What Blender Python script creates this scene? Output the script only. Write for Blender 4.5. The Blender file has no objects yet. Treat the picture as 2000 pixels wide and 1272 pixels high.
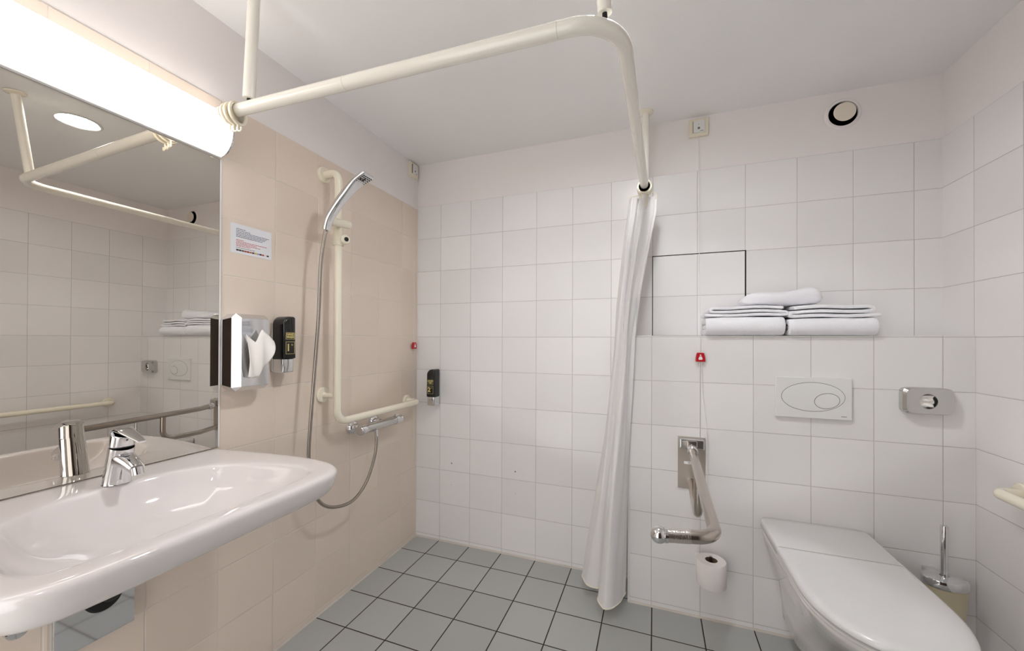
import bpy, math, random
from mathutils import Vector, Matrix
random.seed(7)
SC = bpy.context.scene
C = SC.collection
PI = math.pi

# ------------------------------------------------------------------ camera
F_PX = 758.2
YAW, PITCH, ROLL = 0.35170, 0.00520, 0.00416
cd = bpy.data.cameras.new('camera'); cam = bpy.data.objects.new('camera', cd); C.objects.link(cam)
cd.sensor_fit = 'HORIZONTAL'; cd.sensor_width = 36.0
cd.lens = 36.0 * F_PX / 2000.0
cd.shift_x = 0.0; cd.shift_y = (660.9 - 636.0) / 2000.0
cd.clip_start = 0.02; cd.clip_end = 50
fw = Vector((-math.sin(YAW), math.cos(YAW), 0)); rt = Vector((math.cos(YAW), math.sin(YAW), 0)); up = Vector((0, 0, 1))
fw, up = fw * math.cos(PITCH) + up * math.sin(PITCH), up * math.cos(PITCH) - fw * math.sin(PITCH)
rt, up = rt * math.cos(ROLL) + up * math.sin(ROLL), up * math.cos(ROLL) - rt * math.sin(ROLL)
m = Matrix((rt, up, -fw)).transposed().to_4x4(); m.translation = Vector((1.3782, -2.0515, 1.2060))
cam.matrix_world = m
SC.camera = cam

# ------------------------------------------------------------------ world, exposure
w = bpy.data.worlds.new('world'); SC.world = w; w.use_nodes = True
w.node_tree.nodes['Background'].inputs[0].default_value = (1.0, 0.985, 0.97, 1)
w.node_tree.nodes['Background'].inputs[1].default_value = 1.35
SC.view_settings.view_transform = 'Standard'; SC.view_settings.look = 'None'
SC.view_settings.gamma = 1.0; SC.view_settings.use_curve_mapping = False
SC.view_settings.exposure = 0.95
LAMP_STRENGTH = 3.1
DOWN_STRENGTH = 320.0

# ------------------------------------------------------------------ materials
def lin(c):
    return tuple(((v / 255.0) / 12.92 if v / 255.0 <= 0.04045 else ((v / 255.0 + 0.055) / 1.055) ** 2.4) for v in c) + (1.0,)

def mat(name, rgb, rough=0.5, metal=0.0, bump=0.0, bscale=50.0, spec=0.5, coat=0.0, var=0.0, **kw):
    m = bpy.data.materials.new(name); m.use_nodes = True
    nt = m.node_tree; b = nt.nodes['Principled BSDF']
    b.inputs['Base Color'].default_value = lin(rgb)
    b.inputs['Roughness'].default_value = rough
    b.inputs['Metallic'].default_value = metal
    b.inputs['Specular IOR Level'].default_value = spec
    b.inputs['Coat Weight'].default_value = coat
    for k, v in kw.items(): b.inputs[k.replace('_', ' ')].default_value = v
    geo = nt.nodes.new('ShaderNodeTexCoord')
    if bump:
        n = nt.nodes.new('ShaderNodeTexNoise'); n.inputs['Scale'].default_value = bscale; n.inputs['Detail'].default_value = 4
        nt.links.new(geo.outputs['Object'], n.inputs['Vector'])
        bp = nt.nodes.new('ShaderNodeBump'); bp.inputs['Strength'].default_value = bump; bp.inputs['Distance'].default_value = 0.004
        nt.links.new(n.outputs['Fac'], bp.inputs['Height']); nt.links.new(bp.outputs['Normal'], b.inputs['Normal'])
    if var:
        n = nt.nodes.new('ShaderNodeTexNoise'); n.inputs['Scale'].default_value = 6
        nt.links.new(geo.outputs['Object'], n.inputs['Vector'])
        mx = nt.nodes.new('ShaderNodeMix'); mx.data_type = 'RGBA'
        mx.inputs[6].default_value = lin(rgb); mx.inputs[7].default_value = lin([max(0, c * (1 - var)) for c in rgb])
        nt.links.new(n.outputs['Fac'], mx.inputs[0]); nt.links.new(mx.outputs[2], b.inputs['Base Color'])
    return m

def emit(name, rgb, s):
    m = bpy.data.materials.new(name); m.use_nodes = True
    nt = m.node_tree; nt.nodes.clear()
    e = nt.nodes.new('ShaderNodeEmission'); e.inputs[0].default_value = (rgb[0], rgb[1], rgb[2], 1); e.inputs[1].default_value = s
    o = nt.nodes.new('ShaderNodeOutputMaterial'); nt.links.new(e.outputs[0], o.inputs[0])
    return m

def tile_mat(name, tile, grout, a1, o1, p1, a2, o2, p2, gw, rough, var=0.03, wav=0.06, soft=0.0015, grough=0.7):
    """Glazed tile grid in room coordinates: lines where axis a = o + k*p."""
    m = bpy.data.materials.new(name); m.use_nodes = True
    nt = m.node_tree; N = nt.nodes; L = nt.links; b = N['Principled BSDF']
    geo = N.new('ShaderNodeNewGeometry'); sp = N.new('ShaderNodeSeparateXYZ'); L.new(geo.outputs['Position'], sp.inputs[0])
    def M(op, x, y=None, z=None):
        n = N.new('ShaderNodeMath'); n.operation = op
        for i, v in enumerate((x, y, z)):
            if v is None: continue
            if isinstance(v, (int, float)): n.inputs[i].default_value = v
            else: L.new(v, n.inputs[i])
        return n.outputs[0]
    ds, ids = [], []
    for a, o, p in ((a1, o1, p1), (a2, o2, p2)):
        t = M('DIVIDE', M('SUBTRACT', sp.outputs[a], o), p)
        f = M('FRACT', t); ids.append(M('FLOOR', t))
        ds.append(M('MULTIPLY', M('SUBTRACT', 0.5, M('ABSOLUTE', M('SUBTRACT', f, 0.5))), p))
    d = M('MINIMUM', ds[0], ds[1])
    mr = N.new('ShaderNodeMapRange'); mr.interpolation_type = 'SMOOTHSTEP'
    L.new(d, mr.inputs[0]); mr.inputs[1].default_value = gw / 2 - 0.0004; mr.inputs[2].default_value = gw / 2 + 0.0004
    cx = N.new('ShaderNodeCombineXYZ'); L.new(ids[0], cx.inputs[0]); L.new(ids[1], cx.inputs[1])
    wn = N.new('ShaderNodeTexWhiteNoise'); wn.noise_dimensions = '3D'; L.new(cx.outputs[0], wn.inputs[0])
    ca = N.new('ShaderNodeMix'); ca.data_type = 'RGBA'
    ca.inputs[6].default_value = lin(tile); ca.inputs[7].default_value = lin([c * (1 - var) for c in tile]); L.new(wn.outputs[0], ca.inputs[0])
    # grout colour with dirt
    nz = N.new('ShaderNodeTexNoise'); nz.inputs['Scale'].default_value = 7; L.new(geo.outputs['Position'], nz.inputs['Vector'])
    cg = N.new('ShaderNodeMix'); cg.data_type = 'RGBA'; cg.inputs[6].default_value = lin(grout)
    cg.inputs[7].default_value = lin([c * 0.86 for c in grout]); L.new(nz.outputs['Fac'], cg.inputs[0])
    cc = N.new('ShaderNodeMix'); cc.data_type = 'RGBA'; L.new(mr.outputs[0], cc.inputs[0]); L.new(cg.outputs[2], cc.inputs[6]); L.new(ca.outputs[2], cc.inputs[7])
    L.new(cc.outputs[2], b.inputs['Base Color'])
    rr = M('MULTIPLY_ADD', mr.outputs[0], rough - grough, grough); L.new(rr, b.inputs['Roughness'])
    # relief: sunk joint, rounded arris, slightly wavy glaze
    mh = N.new('ShaderNodeMapRange'); mh.interpolation_type = 'SMOOTHSTEP'; L.new(d, mh.inputs[0])
    mh.inputs[1].default_value = gw / 2 - 0.0008; mh.inputs[2].default_value = gw / 2 + soft
    n2 = N.new('ShaderNodeTexNoise'); n2.inputs['Scale'].default_value = 9; n2.inputs['Detail'].default_value = 1; L.new(geo.outputs['Position'], n2.inputs['Vector'])
    h = M('ADD', mh.outputs[0], M('MULTIPLY', n2.outputs['Fac'], wav * 10))
    bp = N.new('ShaderNodeBump'); bp.inputs['Distance'].default_value = 0.0009; bp.inputs['Strength'].default_value = 0.8
    L.new(h, bp.inputs['Height']); L.new(bp.outputs['Normal'], b.inputs['Normal'])
    return m

TP = 0.2; TZ = 0.0242; TQ = 0.20078; BX = 0.1648; LY = -0.15514; CX0 = 1.3668
M_TBACK = tile_mat('white_glazed_tile', (244, 241, 240), (216, 210, 206), 0, BX, TQ, 2, TZ, TP, 0.0022, 0.3)
M_TCIS = tile_mat('white_glazed_tile_cistern', (242, 239, 238), (212, 206, 202), 0, CX0, TQ, 2, TZ, TP, 0.0022, 0.3)
M_TLEFT = tile_mat('cream_glazed_tile', (236, 220, 205), (242, 231, 220), 1, LY, TQ, 2, TZ, TP, 0.003, 0.25)
M_TRIGHT = tile_mat('white_glazed_tile_right', (242, 238, 237), (212, 206, 202), 1, -0.165, TQ, 2, TZ, TP, 0.0022, 0.3)
M_FLOOR = tile_mat('grey_floor_tile', (188, 190, 188), (58, 42, 33), 0, BX, TQ, 1, LY, TQ, 0.0048, 0.42, var=0.06, wav=0.02, soft=0.002, grough=0.85)
M_PAINT = mat('white_wall_paint', (243, 237, 235), 0.75, bump=0.06, bscale=180)
M_CEIL = mat('white_ceiling_paint', (246, 244, 243), 0.85, bump=0.06, bscale=150)
M_SIL = mat('silicone_joint', (222, 214, 204), 0.5, bump=0.1, bscale=60, var=0.12)
M_CREAM = mat('cream_nylon', (246, 238, 218), 0.22, coat=0.4)
M_WPIPE = mat('white_rail_lacquer', (244, 239, 228), 0.22, coat=0.4)
M_CHROME = mat('chrome', (225, 226, 228), 0.05, 1.0)
M_SATIN = mat('satin_chrome', (205, 204, 202), 0.22, 1.0)
M_BRUSH = mat('brushed_steel', (190, 180, 170), 0.42, 0.75, bump=0.05, bscale=300)
M_STEEL = mat('polished_steel_tube', (190, 182, 174), 0.2, 1.0)
M_MIRROR = mat('mirror_silvering', (216, 211, 203), 0.0, 1.0)
M_MEDGE = mat('mirror_edge', (225, 222, 208), 0.3)
M_CERAM = mat('white_ceramic', (234, 227, 225), 0.07, coat=0.6)
M_CERAM2 = mat('white_ceramic_wc', (228, 224, 222), 0.08, coat=0.5)
M_PLAST = mat('white_plastic', (232, 231, 228), 0.28)
M_SEAT = mat('white_seat_plastic', (224, 222, 221), 0.2, coat=0.2)
M_IVORY = mat('ivory_plastic', (236, 228, 206), 0.4)
M_BLACK = mat('black_gloss', (10, 10, 11), 0.12, coat=0.3)
M_BLACKM = mat('black_rubber', (12, 11, 11), 0.6)
M_DARK = mat('dark_gap', (30, 24, 20), 0.9)
M_GOLD = mat('label_print', (222, 205, 130), 0.5)
M_RED = mat('red_plastic', (190, 18, 30), 0.3)
M_WHITE = mat('white_print', (240, 238, 236), 0.5)
M_PAPER = mat('laminated_paper', (236, 236, 240), 0.25)
M_INKB = mat('blue_ink', (70, 78, 110), 0.6)
M_INKR = mat('red_ink', (190, 70, 66), 0.6)
M_INKG = mat('grey_ink', (110, 108, 104), 0.6)
M_TOWEL = mat('white_terry', (250, 249, 253), 0.95, bump=0.5, bscale=340)
M_TISSUE = mat('tissue_paper', (248, 243, 238), 0.9, bump=0.25, bscale=120)
M_ROLLP = mat('toilet_paper', (246, 240, 238), 0.95, bump=0.3, bscale=160)
M_CORD = mat('white_cord', (232, 228, 222), 0.7)
M_FROST = mat('frosted_glass', (206, 194, 164), 0.35)
M_NOZ = mat('nozzle_rubber', (20, 20, 22), 0.5)
M_VENT = mat('beige_vent_plastic', (236, 226, 210), 0.45)
M_DOOR = mat('added_door_wood', (84, 60, 46), 0.35, var=0.3)
M_DIFF = emit('lamp_diffuser', (1.0, 0.955, 0.91), LAMP_STRENGTH)
M_DOWN = emit('downlight_glass', (0.94, 0.975, 1.0), DOWN_STRENGTH)
M_DOWN_ADDED = emit('added_downlight_glass', (0.94, 0.975, 1.0), DOWN_STRENGTH * 0.2)

def curtain_mat():
    m = mat('white_curtain_vinyl', (252, 250, 250), 0.45, bump=0.25, bscale=35)
    nt = m.node_tree; b = nt.nodes['Principled BSDF']; out = [n for n in nt.nodes if n.type == 'OUTPUT_MATERIAL'][0]
    t = nt.nodes.new('ShaderNodeBsdfTranslucent'); t.inputs[0].default_value = lin((250, 249, 248))
    ms = nt.nodes.new('ShaderNodeMixShader'); ms.inputs[0].default_value = 0.22
    nt.links.new(b.outputs[0], ms.inputs[1]); nt.links.new(t.outputs[0], ms.inputs[2]); nt.links.new(ms.outputs[0], out.inputs[0])
    return m
M_CURT = curtain_mat()

def ribbed_mat():
    m = mat('ribbed_chrome_hose', (168, 160, 152), 0.25, 1.0)
    nt = m.node_tree; b = nt.nodes['Principled BSDF']
    g = nt.nodes.new('ShaderNodeNewGeometry'); sp = nt.nodes.new('ShaderNodeSeparateXYZ'); nt.links.new(g.outputs['Position'], sp.inputs[0])
    s = nt.nodes.new('ShaderNodeMath'); s.operation = 'MULTIPLY'; s.inputs[1].default_value = 3200; nt.links.new(sp.outputs[2], s.inputs[0])
    si = nt.nodes.new('ShaderNodeMath'); si.operation = 'SINE'; nt.links.new(s.outputs[0], si.inputs[0])
    bp = nt.nodes.new('ShaderNodeBump'); bp.inputs['Strength'].default_value = 0.15; bp.inputs['Distance'].default_value = 0.0005
    nt.links.new(si.outputs[0], bp.inputs['Height']); nt.links.new(bp.outputs[0], b.inputs['Normal'])
    return m
M_HOSE = ribbed_mat()

def knurl_mat():
    m = mat('knurled_chrome', (220, 214, 208), 0.24, 1.0)
    nt = m.node_tree; b = nt.nodes['Principled BSDF']
    tc = nt.nodes.new('ShaderNodeTexCoord'); v = nt.nodes.new('ShaderNodeTexVoronoi'); v.inputs['Scale'].default_value = 230
    nt.links.new(tc.outputs['Object'], v.inputs['Vector'])
    bp = nt.nodes.new('ShaderNodeBump'); bp.inputs['Strength'].default_value = 0.35; bp.inputs['Distance'].default_value = 0.001
    nt.links.new(v.outputs['Distance'], bp.inputs['Height']); nt.links.new(bp.outputs[0], b.inputs['Normal'])
    return m
M_KNURL = knurl_mat()

# ------------------------------------------------------------------ mesh helpers
class MB:
    def __init__(s): s.v = []; s.f = []
    def add(s, vs, fs):
        o = len(s.v); s.v += [tuple(x) for x in vs]; s.f += [tuple(i + o for i in f) for f in fs]; return s
    def box(s, x0, x1, y0, y1, z0, z1):
        vs = [(x, y, z) for z in (z0, z1) for y in (y0, y1) for x in (x0, x1)]
        return s.add(vs, [(0, 2, 3, 1), (4, 5, 7, 6), (0, 1, 5, 4), (2, 6, 7, 3), (0, 4, 6, 2), (1, 3, 7, 5)])
    def rings(s, rs, cap0=True, cap1=True, closed=True):
        n = len(rs[0]); o = len(s.v); vs = [p for r in rs for p in r]; fs = []
        for i in range(len(rs) - 1):
            for j in range(n if closed else n - 1):
                a = i * n + j; b = i * n + (j + 1) % n
                fs.append((a, b, b + n, a + n))
        if cap0: fs.append(tuple(range(n))[::-1])
        if cap1: fs.append(tuple((len(rs) - 1) * n + j for j in range(n)))
        return s.add(vs, fs)
    def tube(s, pts, r, n=20, cap=True):
        pts = [Vector(p) for p in pts]; k = len(pts)
        rr = r if isinstance(r, (list, tuple)) else [r] * k
        T = []
        for i in range(k):
            a = pts[min(i + 1, k - 1)] - pts[max(i - 1, 0)]; T.append(a.normalized())
        u = T[0].orthogonal().normalized(); rs = []
        for i in range(k):
            u = (u - T[i] * u.dot(T[i]))
            u = u.normalized() if u.length > 1e-6 else T[i].orthogonal().normalized()
            v = T[i].cross(u)
            rs.append([pts[i] + (u * math.cos(2 * PI * j / n) + v * math.sin(2 * PI * j / n)) * rr[i] for j in range(n)])
        return s.rings(rs, cap, cap)
    def cyl(s, a, b, r, n=28): return s.tube([a, b], r, n)
    def lathe(s, base, axis, prof, n=32, e=(1, 1)):
        """prof: (radius, height) along axis; e: scale of the two radial axes"""
        A = Vector(axis).normalized(); B = Vector(base)
        u = Vector((1, 0, 0)) if abs(A.x) < 0.9 else Vector((0, 1, 0))
        u = (u - A * u.dot(A)).normalized(); v = A.cross(u)
        rs = [[B + A * h + u * math.cos(2 * PI * j / n) * r * e[0] + v * math.sin(2 * PI * j / n) * r * e[1] for j in range(n)] for r, h in prof]
        return s.rings(rs, prof[0][0] > 1e-5, prof[-1][0] > 1e-5)
    def sphere(s, c, r, n=24):
        return s.lathe((c[0], c[1], c[2] - r), (0, 0, 1), [(max(1e-4, r * math.sin(PI * i / 16)), r - r * math.cos(PI * i / 16)) for i in range(17)], n)

def rounded(pts, rad, n=10):
    pts = [Vector(p) for p in pts]; out = [pts[0]]
    for i in range(1, len(pts) - 1):
        a, b, c = pts[i - 1], pts[i], pts[i + 1]
        r = rad[i - 1] if isinstance(rad, (list, tuple)) else rad
        d1 = (a - b).normalized(); d2 = (c - b).normalized(); ang = d1.angle(d2)
        t = min(r / math.tan(ang / 2), (a - b).length * 0.49, (c - b).length * 0.49) if ang < PI - 1e-3 else 0
        if t == 0: out.append(b); continue
        p0 = b + d1 * t; p1 = b + d2 * t; R = t * math.tan(ang / 2); cen = b + (d1 + d2).normalized() * (R / math.sin(ang / 2))
        e0 = p0 - cen; e1 = p1 - cen; th = e0.angle(e1)
        for k in range(n + 1):
            f = k / n
            out.append(cen + (e0 * math.sin((1 - f) * th) + e1 * math.sin(f * th)) / math.sin(th))
    out.append(pts[-1]); return out

def catmull(pts, n=8, closed=False):
    pts = [Vector(p) for p in pts]; k = len(pts); out = []
    rng = k if closed else k - 1
    for i in range(rng):
        g = (lambda j: pts[j % k]) if closed else (lambda j: pts[max(0, min(k - 1, j))])
        p0, p1, p2, p3 = g(i - 1), g(i), g(i + 1), g(i + 2)
        for q in range(n):
            t = q / n
            out.append(0.5 * ((2 * p1) + (p2 - p0) * t + (2 * p0 - 5 * p1 + 4 * p2 - p3) * t * t + (3 * p1 - p0 - 3 * p2 + p3) * t ** 3))
    if not closed: out.append(pts[-1])
    return out

ROOT = {}
def build(name, mb, mt, parent=None, smooth=35, bevel=0, seg=3, subsurf=0, extra=None):
    o0 = Vector((0, 0, 0)); p = parent
    while p is not None: o0 = o0 + p.location; p = p.parent
    me = bpy.data.meshes.new(name); me.from_pydata([tuple(Vector(v) - o0) for v in mb.v], [], mb.f); me.update()
    import bmesh
    bm = bmesh.new(); bm.from_mesh(me); bmesh.ops.recalc_face_normals(bm, faces=bm.faces); bm.to_mesh(me); bm.free()
    o = bpy.data.objects.new(name, me); C.objects.link(o)
    mts = mt if isinstance(mt, (list, tuple)) else [mt]
    for q in mts: me.materials.append(q)
    if parent is not None: o.parent = parent
    if bevel:
        b = o.modifiers.new('bevel', 'BEVEL'); b.width = bevel; b.segments = seg; b.limit_method = 'ANGLE'; b.angle_limit = math.radians(40)
        b.harden_normals = False
    if subsurf:
        s = o.modifiers.new('sub', 'SUBSURF'); s.levels = subsurf; s.render_levels = subsurf
    if smooth:
        for pl in me.polygons: pl.use_smooth = True
        if not subsurf:
            me.set_sharp_from_angle(angle=math.radians(smooth))
    return o

def thing(name, label, cat, loc, group=None):
    o = bpy.data.objects.new(name, None); C.objects.link(o); o.location = loc
    o.empty_display_size = 0.05
    o['label'] = label; o['category'] = cat
    if group: o['group'] = group
    return o
def tag(o, label, cat, group=None):
    o['label'] = label; o['category'] = cat
    if group: o['group'] = group
    return o
def struct(o): o['kind'] = 'structure'; return o

def text_part(name, body, size, mt, parent, origin, xdir, ydir, depth=0.0003, align='CENTER', sx=1.0, bold=0.0):
    """Lettering as a mesh: origin/world axes given, joined to parent."""
    cu = bpy.data.curves.new(name, 'FONT'); cu.body = body; cu.size = size; cu.extrude = depth; cu.align_x = align; cu.align_y = 'CENTER'
    cu.space_line = 0.8; cu.offset = bold
    tmp = bpy.data.objects.new(name + '_tmp', cu)
    me = bpy.data.meshes.new_from_object(tmp)
    X = Vector(xdir).normalized(); Y = Vector(ydir).normalized(); Z = X.cross(Y)
    mb = MB(); mb.v = [tuple(Vector(origin) + X * v.co.x * sx + Y * v.co.y + Z * v.co.z) for v in me.vertices]
    mb.f = [tuple(p.vertices) for p in me.polygons]
    bpy.data.objects.remove(tmp); bpy.data.curves.remove(cu); bpy.data.meshes.remove(me)
    return build(name, mb, mt, parent, smooth=0)

# ================================================================== ROOM
W = 2.460; H = 2.285; YB = -2.62; TT = TZ + 10 * TP   # tile top 2.024
fl = struct(build('floor', MB().box(-0.1, W + 0.1, YB - 0.1, 0.1, -0.08, 0.0), M_FLOOR, smooth=0))
# ceiling with a recess for the downlight
DLX, DLY = 1.32, -0.99
DLY_ADDED = -2.30
def ceiling():
    """slab with two round recesses for the downlights"""
    mb = MB(); n = 40; r = 0.078; X0, X1 = -0.1, W + 0.1
    for cy, Y0, Y1 in ((DLY, -1.62, 0.1), (DLY_ADDED, YB - 0.1, -1.62)):
        inner = []; outer = []
        for j in range(n):
            a = 2 * PI * j / n; c, s_ = math.cos(a), math.sin(a); inner.append((DLX + r * c, cy + r * s_, H))
            tx = ((X1 - DLX) if c > 0 else (X0 - DLX)) / c if abs(c) > 1e-6 else 1e9
            ty = ((Y1 - cy) if s_ > 0 else (Y0 - cy)) / s_ if abs(s_) > 1e-6 else 1e9
            t = min(abs(tx), abs(ty)); outer.append((DLX + t * c, cy + t * s_, H))
        for cx, cyy in ((X0, Y0), (X1, Y0), (X0, Y1), (X1, Y1)):
            k = min(range(n), key=lambda i: (outer[i][0] - cx) ** 2 + (outer[i][1] - cyy) ** 2); outer[k] = (cx, cyy, H)
        mb.rings([outer, inner, [(x, y, H + 0.06) for x, y, z in inner]], False, True)
        mb.rings([outer, [(x, y, H + 0.09) for x, y, z in outer]], False, True)
    return mb
struct(build('ceiling', ceiling(), M_CEIL, smooth=0))
# back wall (painted) with tile cladding to 2.024
wb = struct(build('wall_back', MB().box(-0.1, W + 0.1, 0.0035, 0.1, 0, H), M_PAINT, smooth=0))
build('tiling', MB().box(-0.004, W + 0.004, 0.0, 0.0035, 0, TT), M_TBACK, wb, smooth=0, bevel=0.0012, seg=2)
wl = struct(build('wall_left', MB().box(-0.1, -0.004, YB, 0.0035, 0, H), M_PAINT, smooth=0))
build('tiling', MB().box(-0.004, 0.0, YB, 0.0030, 0, TT - 0.012), M_TLEFT, wl, smooth=0, bevel=0.0015, seg=2)
wr = struct(build('wall_right', MB().box(W + 0.004, W + 0.1, YB, 0.0035, 0, H), M_PAINT, smooth=0))
build('tiling', MB().box(W, W + 0.004, YB, 0.0030, 0, TT), M_TRIGHT, wr, smooth=0, bevel=0.0015, seg=2)
wf = struct(build('wall_front', MB().box(0.0, 0.22, YB - 0.1, YB, 0, H).box(1.14, W, YB - 0.1, YB, 0, H).box(0.22, 1.14, YB - 0.1, YB, 2.06, H), M_PAINT, smooth=0))
build('tiling', MB().box(1.20, W, YB, YB + 0.004, 0, TT), M_TBACK, wf, smooth=0)
# unseen doorway added to admit world light, dark sliding door to darken chrome reflections
dr = struct(build('added_door_1', MB().box(1.26, 2.34, YB + 0.025, YB + 0.060, 0.010, 2.09), M_DOOR, smooth=0, bevel=0.002))
build('door_track', MB().box(0.15, 2.40, YB + 0.004, YB + 0.055, 2.10, 2.15), M_SATIN, dr, smooth=0, bevel=0.002)
build('door_frame', MB().box(0.16, 0.22, YB, YB + 0.015, 0, 2.10).box(1.14, 1.20, YB, YB + 0.015, 0, 2.10).box(0.22, 1.14, YB, YB + 0.015, 2.06, 2.10), M_DOOR, dr, smooth=0, bevel=0.002)
build('door_handle', MB().tube(rounded([(1.33, YB + 0.058, 0.90), (1.33, YB + 0.10, 0.90), (1.33, YB + 0.10, 1.20), (1.33, YB + 0.058, 1.20)], 0.02), 0.011), M_SATIN, dr)
# half-height cistern wall with ledge
LX0 = 1.265; CY = -0.1718; LZ = 1.2295
cw = struct(build('wall_cistern', MB().box(LX0, W, CY, 0.0, 0, LZ), M_TCIS, smooth=0, bevel=0.0015, seg=2))
build('edge_strip', MB().box(LX0 - 0.0015, LX0 + 0.008, CY - 0.0015, CY + 0.008, 0.0, LZ + 0.001), M_WHITE, cw, smooth=0, bevel=0.001)
# silicone joints at the floor
def fillet(p0, p1, nrm, r=0.007):
    p0, p1, n = Vector(p0), Vector(p1), Vector(nrm); q = 6; rs = []
    for p in (p0, p1):
        ring = [p - n * 0.001]
        for i in range(q + 1):
            a = PI / 2 * i / q
            ring.append(p + n * (r - r * math.sin(a)) + Vector((0, 0, r - r * math.cos(a))))
        rs.append(ring)
    return MB().rings(rs)
struct(build('trim_1', fillet((0, YB, 0), (0, 0, 0), (1, 0, 0)), M_SIL))
struct(build('trim_2', fillet((0, 0, 0), (LX0, 0, 0), (0, -1, 0)), M_SIL))
struct(build('trim_3', fillet((LX0, CY, 0), (W, CY, 0), (0, -1, 0)), M_SIL))
struct(build('trim_4', fillet((W, YB, 0), (W, CY, 0), (-1, 0, 0)), M_SIL))

# access panel in the back wall above the ledge
ap = thing('access_panel', 'square tiled access panel outlined by dark gaps above the ledge', 'access panel', (1.5705, 0, 1.2295))
PX0, PX1, PZ0, PZ1 = 1.3690, 1.7720, 1.2305, 1.6245
build('panel_gap', MB().box(PX0 - 0.002, PX1 + 0.003, -0.0012, 0.0005, PZ0 - 0.0008, PZ1 + 0.0026), M_DARK, ap, smooth=0)
build('panel', MB().box(PX0 + 0.0016, PX1 - 0.003, -0.0022, -0.0012, PZ0 + 0.0022, PZ1 - 0.0018), M_TBACK, ap, smooth=0, bevel=0.0006, seg=2)

# ================================================================== CEILING LIGHT, WALL LAMP, MIRROR
def downlight(x, y, lab, mt):
    dl = thing('ceiling_downlight', lab, 'ceiling light', (x, y, H), 'recessed ceiling lights')
    build('bezel', MB().lathe((x, y, H), (0, 0, 1), [(0.079, 0.03), (0.0775, 0.0), (0.083, -0.0005), (0.088, -0.003), (0.078, -0.006), (0.072, -0.004), (0.070, 0.02)], 48), M_PLAST, dl)
    build('lens', MB().lathe((x, y, H), (0, 0, 1), [(0.0001, 0.008), (0.0695, 0.008)], 48), mt, dl, smooth=0)
downlight(DLX, DLY, 'round recessed white ceiling light seen in the mirror', M_DOWN)
downlight(DLX, DLY_ADDED, 'unseen recessed ceiling light added over the doorway opposite the toilet wall', M_DOWN_ADDED)  # out-of-view second downlight, added to brighten the toilet end of the room

LY1 = -1.168; LY0 = -2.05
lamp = thing('mirror_lamp', 'long white half round wall lamp glowing above the mirror', 'wall lamp', (0, -1.6, 1.9))
def dprof(y, x0=0.012, rx=0.060, rz=0.073, zc=1.8905, n=18):
    return [(x0 + rx * math.sin(PI * i / n), y, zc + rz * math.cos(PI * i / n)) for i in range(n + 1)]
build('diffuser', MB().rings([dprof(LY0 + 0.004), dprof(LY1 - 0.004)]), M_DIFF, lamp, smooth=60)
build('back_plate', MB().box(0.0, 0.012, LY0, LY1, 1.816, 1.966), M_PLAST, lamp, smooth=0, bevel=0.002)
build('end_cap', MB().rings([dprof(LY1 - 0.004, rx=0.0625, rz=0.0755), dprof(LY1 + 0.001, rx=0.0625, rz=0.0755)]), M_CHROME, lamp, smooth=60)
build('end_cap', MB().rings([dprof(LY0 - 0.001, rx=0.0625, rz=0.0755), dprof(LY0 + 0.004, rx=0.0625, rz=0.0755)]), M_CHROME, lamp, smooth=60)
build('lower_trim', MB().box(0.0, 0.016, LY0, LY1, 1.8135, 1.8165), M_WHITE, lamp, smooth=0, bevel=0.001)

mr = thing('wall_mirror', 'large frameless wall mirror behind the basin', 'mirror', (0, -1.6, 0.846))
MZ0, MZ1, MY0, MY1 = 0.8428, 1.8125, -2.05, -1.1665
build('glass', MB().box(0.0028, 0.0036, MY0 + 0.001, MY1 - 0.001, MZ0 + 0.001, MZ1), M_MIRROR, mr, smooth=0)
build('backing', MB().box(0.0001, 0.0028, MY0, MY1, MZ0, MZ1), M_DARK, mr, smooth=0)
build('edge_seal', MB().box(0.0001, 0.0030, MY1 + 0.0004, MY1 + 0.0062, MZ0, MZ1), M_WHITE, mr, smooth=0, bevel=0.001)

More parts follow.
